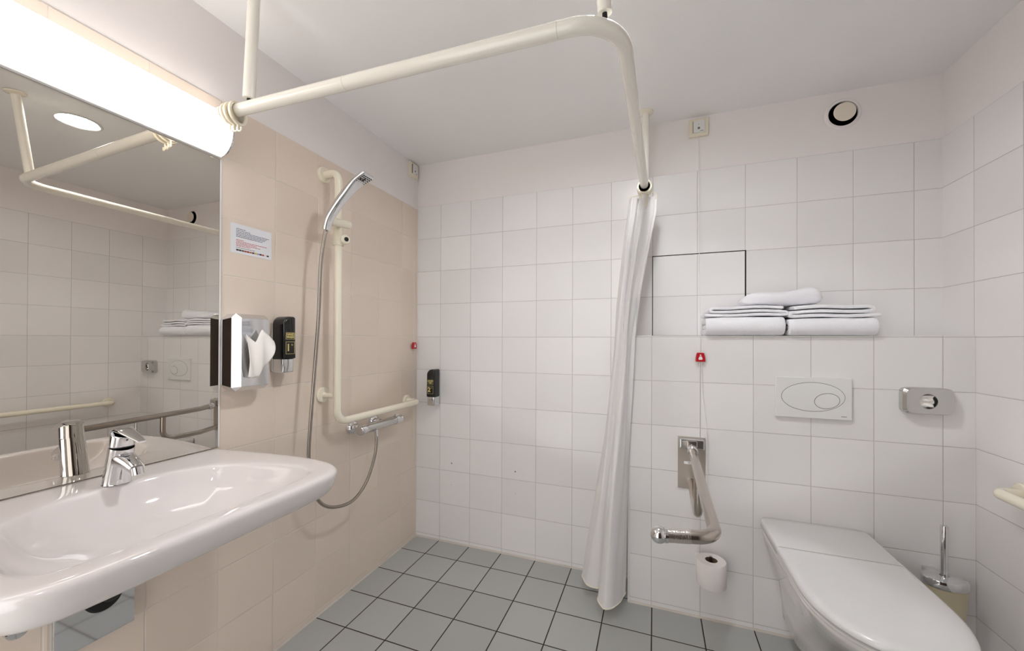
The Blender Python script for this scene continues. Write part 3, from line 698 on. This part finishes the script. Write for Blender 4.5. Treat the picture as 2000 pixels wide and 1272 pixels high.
KT = [(0.25, -0.100), (0.02, -0.110), (0.00, -0.140), (0.14, -0.185), (0.30, -0.165), (0.36, -0.150), (0.44, -0.195), (0.60, -0.205), (0.70, -0.165), (0.86, -0.165), (1.00, -0.185)]
def curtain():
    nz = 70; rows_ = []
    for i in range(nz + 1):
        f = i / nz; z = 0.055 + f * (1.868 - 0.055); g = f ** 0.9
        xl, xr = interp(XL, z), interp(XR, z)
        ctl = []
        for k in range(len(KB)):
            a = KB[k][0] * (1 - g) + KT[k][0] * g; y = KB[k][1] * (1 - g) + KT[k][1] * g
            wob = 0.006 * math.sin(5.0 * z + 2.1 * k) * math.sin(PI * f)
            ctl.append((xl + (xr - xl) * a + wob, y + 0.006 * math.sin(4.1 * z + 1.3 * k) * math.sin(PI * f), z))
        c = catmull(ctl, 9)
        c2 = []
        for j, p in enumerate(c):
            t = j / (len(c) - 1)
            q = Vector(p); amp = 0.0030 * (0.1 + f)
            q.y += amp * math.sin(46 * t + 3 * z); q.x += 0.0015 * math.sin(60 * t - 5 * z)
            c2.append(q)
        rows_.append(c2)
    mb = MB(); mb.rings(rows_, False, False, closed=False); return mb, rows_
cmb, crow = curtain()
ct = thing('shower_curtain', 'white gathered shower curtain hanging beside the half height wall', 'shower curtain', (1.2, -0.2, 0.055))
co = build('fabric', cmb, M_CURT, ct, smooth=180)
build('hem', MB().tube(crow[0], 0.0028, 8), M_CREAM, ct)
build('care_tag', MB().box(1.300, 1.3008, -0.215, -0.165, 1.27, 1.40), M_PLAST, ct, smooth=0)
for k in (20, 44, 66, 88):
    p = crow[-1][min(k, len(crow[-1]) - 1)]
    build('hook', MB().tube(rounded([(p.x, p.y, p.z - 0.02), (p.x, p.y, p.z + 0.012), (1.332, p.y, RZc - 0.02)], 0.01), 0.0022, 8), M_CREAM, ct)

# ================================================================== TOWELS ON THE LEDGE
def ribbon(path, th, ext0, ext1, plane, wave=0.0):
    """thick band following path (2D), extruded: plane 'YZ' sweeps along X, 'XZ' sweeps along Y"""
    P_ = [Vector((a, b, 0)) for a, b in path]; k = len(P_); L = []; R_ = []
    for i in range(k):
        t = (P_[min(i + 1, k - 1)] - P_[max(i - 1, 0)]).normalized(); n = Vector((-t.y, t.x, 0))
        h = th / 2 * (1.0 if 0 < i < k - 1 else 0.8)
        L.append(P_[i] + n * h); R_.append(P_[i] - n * h)
    ringp = L + R_[::-1]; mid_ = P_ + P_[::-1]; rs = []
    fs = [0, .006, .02, .05, .1, .2, .3, .4, .5, .6, .7, .8, .9, .95, .98, .994, 1]
    sc = [.55, .78, .92, 1, 1, 1, 1, 1, 1, 1, 1, 1, 1, 1, .92, .78, .55]
    for f, q in zip(fs, sc):
        e = ext0 + (ext1 - ext0) * f
        r = []
        for p, mq in zip(ringp, mid_):
            p = mq + (p - mq) * q
            wz = wave * math.sin(7 * f + 9 * p.x) * 0.5 + wave * math.sin(17 * f + 3 * p.y) * 0.3
            z = p.y + wz * (1 if p.y > 1.26 else 0.15)
            r.append((e, p.x, z) if plane == 'YZ' else (p.x, e, z))
        rs.append(r)
    return MB().rings(rs)
def hairpin(a_open, a_fold, z_lo, z_hi, n=10):
    zc_ = (z_lo + z_hi) / 2; r = (z_hi - z_lo) / 2; s = 1 if a_fold > a_open else -1
    pts = [(a_open + (a_fold - s * r - a_open) * i / 6, z_lo) for i in range(7)]
    pts += [(a_fold - s * r + s * r * math.sin(PI * i / n), zc_ - r * math.cos(PI * i / n)) for i in range(1, n)]
    pts += [(a_fold - s * r + (a_open - a_fold + s * r) * i / 6, z_hi) for i in range(7)]
    return pts
TG = 'folded white towels on the ledge'
def towel(name_label, mbs, loc):
    t = thing('folded_towel', name_label, 'towel', loc, TG)
    for nm, mb in mbs: build(nm, mb, M_TOWEL, t, smooth=60)
    return t
def thick_fold(x0, x1, z0, z1, yf=-0.196, wave=0.002):
    """bath towel folded with one smooth round fold to the front"""
    th = (z1 - z0) * 0.36
    m1 = ribbon(hairpin(-0.012, yf + 0.004, z0 + th / 2, z1 - th / 2), th, x0, x1, 'YZ', wave)
    m2 = ribbon([(-0.015, (z0 + z1) / 2), (-0.06, (z0 + z1) / 2), (-0.11, (z0 + z1) / 2), (yf + 0.045, (z0 + z1) / 2)], (z1 - z0) * 0.27, x0 + 0.006, x1 - 0.006, 'YZ', wave * 0.5)
    return [('outer_fold', m1), ('inner_fold', m2)]
Z0 = LZ
towel('folded bath towel at bottom left of the towel pile on the ledge', thick_fold(1.586, 1.876, Z0 + 0.001, Z0 + 0.079), (1.73, -0.1, Z0))
towel('folded bath towel at bottom right of the towel pile on the ledge', thick_fold(1.888, 2.176, Z0 + 0.001, Z0 + 0.070), (2.03, -0.1, Z0))
def zfold(x0, x1, zb, h, flip):
    """thin towel folded like a Z whose layered ends face the room"""
    a, b = (x0, x1) if not flip else (x1, x0)
    s = 1 if b > a else -1; th = h / 3 * 0.78; g = h / 3
    p = [(a, zb + th / 2 + 0.002), (a + s * 0.10, zb + th / 2), (b - s * 0.10, zb + th / 2 + 0.005), (b - s * 0.012, zb + th / 2 + 0.003), (b, zb + th / 2 + g / 2),
         (b - s * 0.012, zb + th / 2 + g), (b - s * 0.10, zb + th / 2 + g + 0.005), (a + s * 0.10, zb + th / 2 + g), (a + s * 0.035, zb + th / 2 + g),
         (a + s * 0.022, zb + th / 2 + 1.5 * g), (a + s * 0.035, zb + th / 2 + 2 * g), (a + s * 0.10, zb + th / 2 + 2 * g), (b - s * 0.10, zb + th / 2 + 2 * g + 0.006), (b - s * 0.012, zb + th / 2 + 2 * g + 0.001)]
    c = catmull([(q[0], q[1], 0) for q in p], 8)
    return [(q.x, q.y) for q in c], th
pa, th = zfold(1.583, 1.884, Z0 + 0.080, 0.046, False)
towel('thin folded towel lying on the bottom left bath towel', [('folded_cloth', ribbon(pa, th, -0.185, -0.02, 'XZ', 0.003))], (1.73, -0.1, Z0 + 0.08))
pa, th = zfold(1.896, 2.186, Z0 + 0.071, 0.052, True)
towel('thin folded towel lying on the bottom right bath towel', [('folded_cloth', ribbon(pa, th, -0.185, -0.02, 'XZ', 0.003))], (2.04, -0.1, Z0 + 0.07))
def top_towel():
    rs = []; ns = 26; n = 28
    for s in range(ns + 1):
        f = s / ns; x = 1.735 + f * 0.290
        hgt = 0.050 + 0.022 * min(1, f * 1.3) ** 1.3 - 0.014 * max(0, f - 0.85) / 0.15 + 0.004 * math.sin(9 * f)
        endr = min(1, math.sqrt(max(0.0, 1 - (abs(f - 0.5) * 2) ** 6)) + 0.12)
        dep = 0.072 + 0.006 * math.sin(5 * f)
        zc_ = Z0 + 0.127 + hgt / 2; yc = -0.085
        r = []
        for j in range(n):
            a = 2 * PI * j / n; c, s2 = math.cos(a), math.sin(a)
            r.append((x, yc + math.copysign(abs(c) ** 0.6, c) * dep * (0.5 + 0.5 * endr), zc_ + math.copysign(abs(s2) ** 0.6, s2) * hgt / 2 * endr + 0.002 * math.sin(3 * a + 8 * f)))
        rs.append(r)
    return MB().rings(rs)
tt = towel('small rolled towel with a round sticker on top of the towel pile', [('rolled_cloth', top_towel())], (1.88, -0.085, Z0 + 0.126))
build('sticker', MB().lathe((1.776, -0.157, Z0 + 0.156), (0, -1, 0.15), [(0.010, -0.003), (0.010, 0.001), (0.006, 0.0016), (0.0001, 0.0016)], 24), M_IVORY, tt)

# ================================================================== FLUSH PLATE, BAG DISPENSER, VENT, PLUGS
fp = thing('flush_plate', 'white flush plate with two oval buttons above the toilet', 'flush plate', (1.972, CY, 0.90))
FX0, FX1, FZ0, FZ1 = 1.8445, 2.0985, 0.899, 1.0625
build('plate', MB().box(FX0, FX1, CY - 0.013, CY, FZ0, FZ1), M_PLAST, fp, smooth=0, bevel=0.003)
def oval(cx, cz, ax, az, rot, w_, y0, y1, n=72):
    def rg(a, b, y): return [(cx + a * math.cos(t) * math.cos(rot) - b * math.sin(t) * math.sin(rot), y, cz + a * math.cos(t) * math.sin(rot) + b * math.sin(t) * math.cos(rot)) for t in [2 * PI * j / n for j in range(n)]]
    return MB().rings([rg(ax - w_, az - w_, y1), rg(ax - w_, az - w_, y0), rg(ax, az, y0), rg(ax, az, y1), rg(ax - w_, az - w_, y1)], False, False)
def oval_solid(cx, cz, ax, az, rot, y0, y1, n=72):
    def rg(a, b, y): return [(cx + a * math.cos(t) * math.cos(rot) - b * math.sin(t) * math.sin(rot), y, cz + a * math.cos(t) * math.sin(rot) + b * math.sin(t) * math.cos(rot)) for t in [2 * PI * j / n for j in range(n)]]
    return MB().rings([rg(ax, az, y0), rg(ax, az, y1), rg(ax - 0.004, az - 0.004, y1 - 0.0006)], True, True)
yb_ = CY - 0.013
b1_ = build('large_button', oval_solid(1.970, 0.985, 0.1045, 0.057, 0.02, yb_ + 0.001, yb_ - 0.0008), M_PLAST, fp)
build('button_outline', oval(1.970, 0.985, 0.1058, 0.0583, 0.02, 0.0014, yb_ + 0.001, yb_ - 0.0003), M_DARK, b1_, smooth=0)
b2_ = build('small_button', oval_solid(2.017, 0.971, 0.0405, 0.0290, 0.2, yb_ + 0.001, yb_ - 0.0022), M_PLAST, fp)
build('button_outline', oval(2.017, 0.971, 0.0420, 0.0305, 0.2, 0.0016, yb_ + 0.001, yb_ - 0.0017), M_DARK, b2_, smooth=0)
build('maker_mark', MB().box(2.063, 2.081, yb_ - 0.0002, yb_ + 0.001, 0.9115, 0.9135), M_INKG, fp, smooth=0)

hb = thing('hygiene_bag_dispenser', 'small satin chrome box with a round hole of folded bags right of the flush plate', 'bag dispenser', (2.319, CY, 0.938))
HX0, HX1, HZ0, HZ1 = 2.244, 2.388, 0.941, 1.038
hcx, hcz = 2.314, 0.989
def sq(x0, x1, z0, z1, y, p=7.0, n=64):
    cx_, cz_ = (x0 + x1) / 2, (z0 + z1) / 2; out = []
    for k in range(n):
        a = 2 * PI * k / n; c, s2 = math.cos(a), math.sin(a)
        rr = (abs(c) ** p + abs(s2) ** p) ** (-1 / p)
        out.append((cx_ + c * rr * (x1 - x0) / 2, y, cz_ + s2 * rr * (z1 - z0) / 2))
    return out
def hole(y, n=64): return [(hcx + 0.0265 * math.cos(2 * PI * k / n), y, hcz + 0.0275 * math.sin(2 * PI * k / n)) for k in range(n)]
build('case', MB().rings([sq(HX0, HX1, HZ0, HZ1, CY), sq(HX0, HX1, HZ0, HZ1, CY - 0.024), sq(HX0 + 0.009, HX1 - 0.003, HZ0 + 0.004, HZ1 - 0.004, CY - 0.032), hole(CY - 0.032), hole(CY - 0.008)], False, True), M_SATIN, hb, smooth=25)
build('paper_bags', sheet(lambda a, b: (hcx - 0.024 + 0.042 * a, CY - 0.022 - 0.003 * math.sin(9 * a + 5 * b) - 0.003 * math.sin(14 * b), hcz - 0.021 + 0.042 * b), 14, 14), M_TISSUE, hb, smooth=0)

vx, vz = 2.137, 2.186
vt = thing('extract_vent', 'round beige ventilation disc valve on the back wall near the ceiling', 'vent', (vx, 0.0035, vz))
build('collar', MB().lathe((vx, 0.0035, vz), (0, -1, 0), [(0.066, 0.0), (0.066, 0.003), (0.060, 0.008), (0.053, 0.008), (0.051, -0.0)], 48), M_PAINT, vt)
build('duct_opening', MB().lathe((vx, 0.0030, vz), (0, -1, 0), [(0.0001, 0.001), (0.052, 0.001)], 48), M_BLACKM, vt, smooth=0)
build('disc', MB().lathe((vx, 0.0035, vz), (0, -1, 0), [(0.010, 0.0), (0.010, 0.016), (0.037, 0.018), (0.0395, 0.021), (0.0385, 0.024), (0.0001, 0.026)], 48), M_VENT, vt)

for (x, z, lab) in ((0.246, 0.471, 'grey screw plug in the shower wall, upper left of the four'), (0.648, 0.470, 'grey screw plug in the shower wall, upper right of the four'),
                    (0.245, 0.344, 'faint screw plug in the shower wall, lower left of the four'), (0.649, 0.348, 'faint screw plug in the shower wall, lower right of the four')):
    big = z > 0.4
    tag(build('screw_plug', MB().lathe((x, 0, z), (0, -1, 0), [(0.0042 if big else 0.003, 0), (0.0036 if big else 0.0026, 0.001), (0.0001, 0.0014)], 16), M_INKG if big else M_SIL), lab, 'screw plug', 'screw plugs in the shower wall')

# ================================================================== FOLD-DOWN GRAB RAIL
fg = thing('fold_down_rail', 'stainless steel fold-down support rail with a ball end beside the toilet', 'grab rail', (1.531, CY, 0.55))
build('wall_plate', MB().box(1.4765, 1.5865, CY - 0.006, CY, 0.556, 0.784), M_BRUSH, fg, smooth=0, bevel=0.0015)
build('hinge_block', MB().box(1.480, 1.583, CY - 0.036, CY - 0.006, 0.735, 0.781), M_SATIN, fg, smooth=0, bevel=0.008)
build('hinge_tongue', MB().box(1.510, 1.552, CY - 0.046, CY - 0.030, 0.728, 0.776), M_STEEL, fg, smooth=0, bevel=0.004)
build('collar', MB().tube([(1.532, CY - 0.040, 0.742), (1.532, CY - 0.072, 0.735), (1.532, CY - 0.076, 0.734)], [0.0205, 0.0205, 0.0185], 28), M_CHROME, fg)
UZ = 0.727
up_ = rounded([(1.532, CY - 0.045, 0.741), (1.531, -0.30, 0.731), (1.525, -0.962, UZ - 0.014), (1.430, -0.975, UZ - 0.018)], [0.1, 0.055], 14)
build('upper_arm', MB().tube(up_, 0.0165, 28), M_STEEL, fg, smooth=60)
build('textured_grip', MB().tube([(1.466, -0.9695, UZ - 0.0165), (1.460, -0.9704, UZ - 0.0168), (1.410, -0.9775, UZ - 0.0188)], [0.0168, 0.0173, 0.0173], 28), M_KNURL, fg)
eb = MB().tube([(1.411, -0.9774, UZ - 0.0188), (1.403, -0.9785, UZ - 0.019)], [0.0185, 0.0195], 28)
eb.sphere((1.390, -0.980, UZ - 0.0195), 0.0215)
build('ball_end', eb, M_CHROME, fg)
lo = rounded([(1.532, CY - 0.004, 0.588), (1.530, -0.30, 0.572), (1.527, -0.515, 0.572), (1.526, -0.515, 0.715)], [0.1, 0.055], 12)
build('lower_strut', MB().tube(lo, 0.0150, 24), M_STEEL, fg, smooth=60)
build('sticker', MB().box(1.502, 1.532, CY - 0.0064, CY - 0.006, 0.664, 0.676), M_WHITE, fg, smooth=0)
text_part('sticker_mark', u'o', 0.012, M_INKG, fg, (1.521, CY - 0.0064, 0.671), (1, 0, 0), (0, 0, 1), depth=0.0002)

# spare paper roll on an upright peg
pr = thing('paper_roll_holder', 'chrome upright peg holder for the spare toilet roll', 'roll holder', (1.600, CY, 0.19))
RLX, RLY, RLZ = 1.600, -0.262, 0.205
hb_ = MB().lathe((RLX, CY, 0.195), (0, -1, 0), [(0.022, 0), (0.022, 0.004), (0.008, 0.006)], 28)
hb_.tube(rounded([(RLX, CY - 0.004, 0.195), (RLX, RLY + 0.0165, 0.195), (RLX, RLY + 0.0165, 0.311)], 0.012), 0.0055, 14)
build('peg', hb_, M_SATIN, pr)
ro = thing('toilet_roll', 'white toilet paper roll upright on the wall below the steel rail', 'toilet roll', (RLX, RLY, RLZ))
rl = MB().lathe((RLX, RLY, RLZ), (0, 0, 1), [(0.0235, 0.004), (0.0235, 0.0), (0.054, 0.0), (0.0555, 0.002), (0.0555, 0.098), (0.054, 0.100), (0.0235, 0.100), (0.0235, 0.095), (0.0235, 0.004)], 48)
build('paper', rl, M_ROLLP, ro, smooth=40)
build('core', MB().lathe((RLX, RLY, RLZ), (0, 0, 1), [(0.0232, 0.001), (0.0232, 0.099), (0.0222, 0.099), (0.0222, 0.001), (0.0232, 0.001)], 36), mat('brown_card', (120, 98, 80), 0.8), ro)
def tail(a, b):
    th_ = math.radians(95 + 55 * a); R = 0.0562 + 0.010 * a * a
    return (RLX + R * math.cos(th_), RLY + R * math.sin(th_) * 0.9 + 0.0, RLZ + 0.004 + 0.094 * b + 0.004 * a)
o = build('paper_tail', sheet(tail, 10, 6), M_ROLLP, ro, smooth=180); o.modifiers.new('t', 'SOLIDIFY').thickness = 0.0006

# ================================================================== TOILET
TXC = 1.966
def wc_outline(hw, y0, y1, n=26, cr=0.03, p=2.35, ys=0.255):
    """plan outline from back (y0) to the rounded front (y1)"""
    pts = []
    yst = y1 + ys * 1.0
    for k in range(5):   # back right corner
        a = PI / 2 - PI / 2 * k / 4; pts.append((TXC + hw - cr + cr * math.cos(a), y0 - cr + cr * math.sin(a)))
    for k in range(1, 5): pts.append((TXC + hw, y0 - cr + (yst - (y0 - cr)) * k / 5))
    for k in range(n + 1):
        a = PI * k / n; c, s_ = math.cos(a), math.sin(a)
        pts.append((TXC + hw * math.copysign(abs(c) ** (2 / p), c), yst - ys * abs(s_) ** (2 / p)))
    for k in range(1, 5): pts.append((TXC - hw, yst + ((y0 - cr) - yst) * k / 5))
    for k in range(5):
        a = PI + -PI / 2 * k / 4; pts.append((TXC - hw + cr + cr * math.cos(a), y0 - cr + cr * math.sin(a)))
    return pts
def ring3(o, z): return [(x, y, z) for x, y in o]
wc = thing('toilet', 'white wall hung toilet with closed lid below the flush plate', 'toilet', (TXC, CY, 0.07))
Y0 = CY - 0.001; YF = -0.880
def sect(hw, yf, z, cr=0.03, p=2.35, ys=0.25): return ring3(wc_outline(hw, Y0, yf, cr=cr, p=p, ys=ys), z)
R = [sect(0.085, -0.40, 0.075, 0.01, 2.2, 0.12), sect(0.095, -0.44, 0.085, 0.01, 2.2, 0.14), sect(0.100, -0.50, 0.16, 0.01, 2.2, 0.18), sect(0.112, -0.60, 0.24, 0.012, 2.2, 0.22), sect(0.138, -0.72, 0.32, 0.015, 2.2, 0.24),
     sect(0.160, -0.815, 0.385, 0.02, 2.3, 0.25), sect(0.172, -0.862, 0.425, 0.025), sect(0.175, -0.868, 0.438, 0.025), sect(0.172, -0.865, 0.443, 0.025), sect(0.12, -0.80, 0.443, 0.02)]
build('bowl', MB().rings(R), M_CERAM2, wc, smooth=60)
# rear deck (fixed hinge cover)
def rear(ins, z):
    x0, x1 = TXC - 0.178 + ins, TXC + 0.178 - ins; ya, yb2 = Y0 - ins, -0.4305
    r = 0.03; pts = [(x0, yb2), (x1, yb2)]
    for cx_, a0 in ((x1 - r, 0), (x0 + r, 90)):
        for k in range(7):
            a = math.radians(a0 + 15 * k); pts.append((cx_ + r * math.cos(a), ya - r + r * math.sin(a)))
    return [(x, y, z) for x, y in pts]
build('hinge_cover', MB().rings([rear(0.006, 0.4425), rear(0.0, 0.448), rear(0.0, 0.470), rear(0.003, 0.477), rear(0.009, 0.480)]), M_SEAT, wc, smooth=50)
def front_outline(hw, yb2, yf, ys=0.26, p=2.3, n=44):
    pts = [(TXC + hw, yb2)]
    for k in range(1, 6): pts.append((TXC + hw, yb2 + (yf + ys - yb2) * k / 6))
    for k in range(n + 1):
        a = PI * k / n; c, s_ = math.cos(a), math.sin(a)
        pts.append((TXC + hw * math.copysign(abs(c) ** (2 / p), c), yf + ys - ys * abs(s_) ** (2 / p)))
    for k in range(1, 6): pts.append((TXC - hw, (yf + ys) + (yb2 - yf - ys) * k / 6))
    pts.append((TXC - hw, yb2)); return pts
YH = -0.4325
def fr(hw, yf, z, yb2=YH, ys=0.26): return ring3(front_outline(hw, yb2, yf, ys), z)
build('seat', MB().rings([fr(0.172, -0.868, 0.4435), fr(0.178, -0.876, 0.4475), fr(0.178, -0.876, 0.4535), fr(0.174, -0.871, 0.4575)]), M_SEAT, wc, smooth=50)
build('lid', MB().rings([fr(0.174, -0.872, 0.4590), fr(0.180, -0.880, 0.4625), fr(0.180, -0.880, 0.470), fr(0.1775, -0.877, 0.4755), fr(0.171, -0.870, 0.479), fr(0.160, -0.857, 0.4805, YH - 0.004), fr(0.145, -0.84, 0.4795, YH - 0.01), fr(0.09, -0.77, 0.4790, YH - 0.04)]), M_SEAT, wc, smooth=50)

# ================================================================== TOILET BRUSH
tb = thing('toilet_brush', 'wall mounted toilet brush with chrome handle and frosted cream holder', 'toilet brush', (2.32, CY, 0.22))
BXc, BYc = 2.326, -0.262
build('holder', MB().lathe((BXc, BYc, 0.193), (0, 0, 1), [(0.036, 0.0), (0.042, 0.004), (0.049, 0.10), (0.052, 0.168), (0.050, 0.168), (0.047, 0.10)], 40, (1.12, 0.86)), M_FROST, tb)
build('lid', MB().lathe((BXc, BYc, 0.362), (0, 0, 1), [(0.053, 0.0), (0.0545, 0.002), (0.0545, 0.021), (0.052, 0.026), (0.03, 0.031), (0.012, 0.032), (0.012, 0.03)], 48, (1.12, 0.86)), M_CHROME, tb, smooth=50)
build('handle', MB().tube([(BXc, BYc, 0.38), (BXc, BYc, 0.563), (BXc, BYc, 0.567)], [0.0100, 0.0105, 0.0095], 24), M_CHROME, tb)
build('holder_base', MB().lathe((BXc, BYc, 0.181), (0, 0, 1), [(0.034, 0.0), (0.040, 0.003), (0.041, 0.014), (0.036, 0.016)], 40, (1.12, 0.86)), M_SATIN, tb)
build('wall_bracket', MB().box(BXc - 0.018, BXc + 0.018, BYc + 0.040, CY, 0.363, 0.380), M_CHROME, tb, smooth=0, bevel=0.003)

# ================================================================== RIGHT WALL GRAB RAIL
rg = thing('side_grab_rail', 'cream horizontal grab rail on the right wall beside the toilet', 'grab rail', (W, -0.7, 0.73))
gp = rounded([(W, -0.365, 0.731), (W - 0.065, -0.365, 0.731), (W - 0.065, -1.10, 0.731), (W, -1.10, 0.731)], [0.028, 0.028], 12)
build('rail', MB().tube(gp, 0.0165, 24), M_CREAM, rg, smooth=60)
for y in (-0.365, -1.10):
    build('flange', MB().lathe((W, y, 0.731), (-1, 0, 0), [(0.035, 0.0), (0.035, 0.008), (0.031, 0.012), (0.018, 0.013)], 36), M_CREAM, rg)
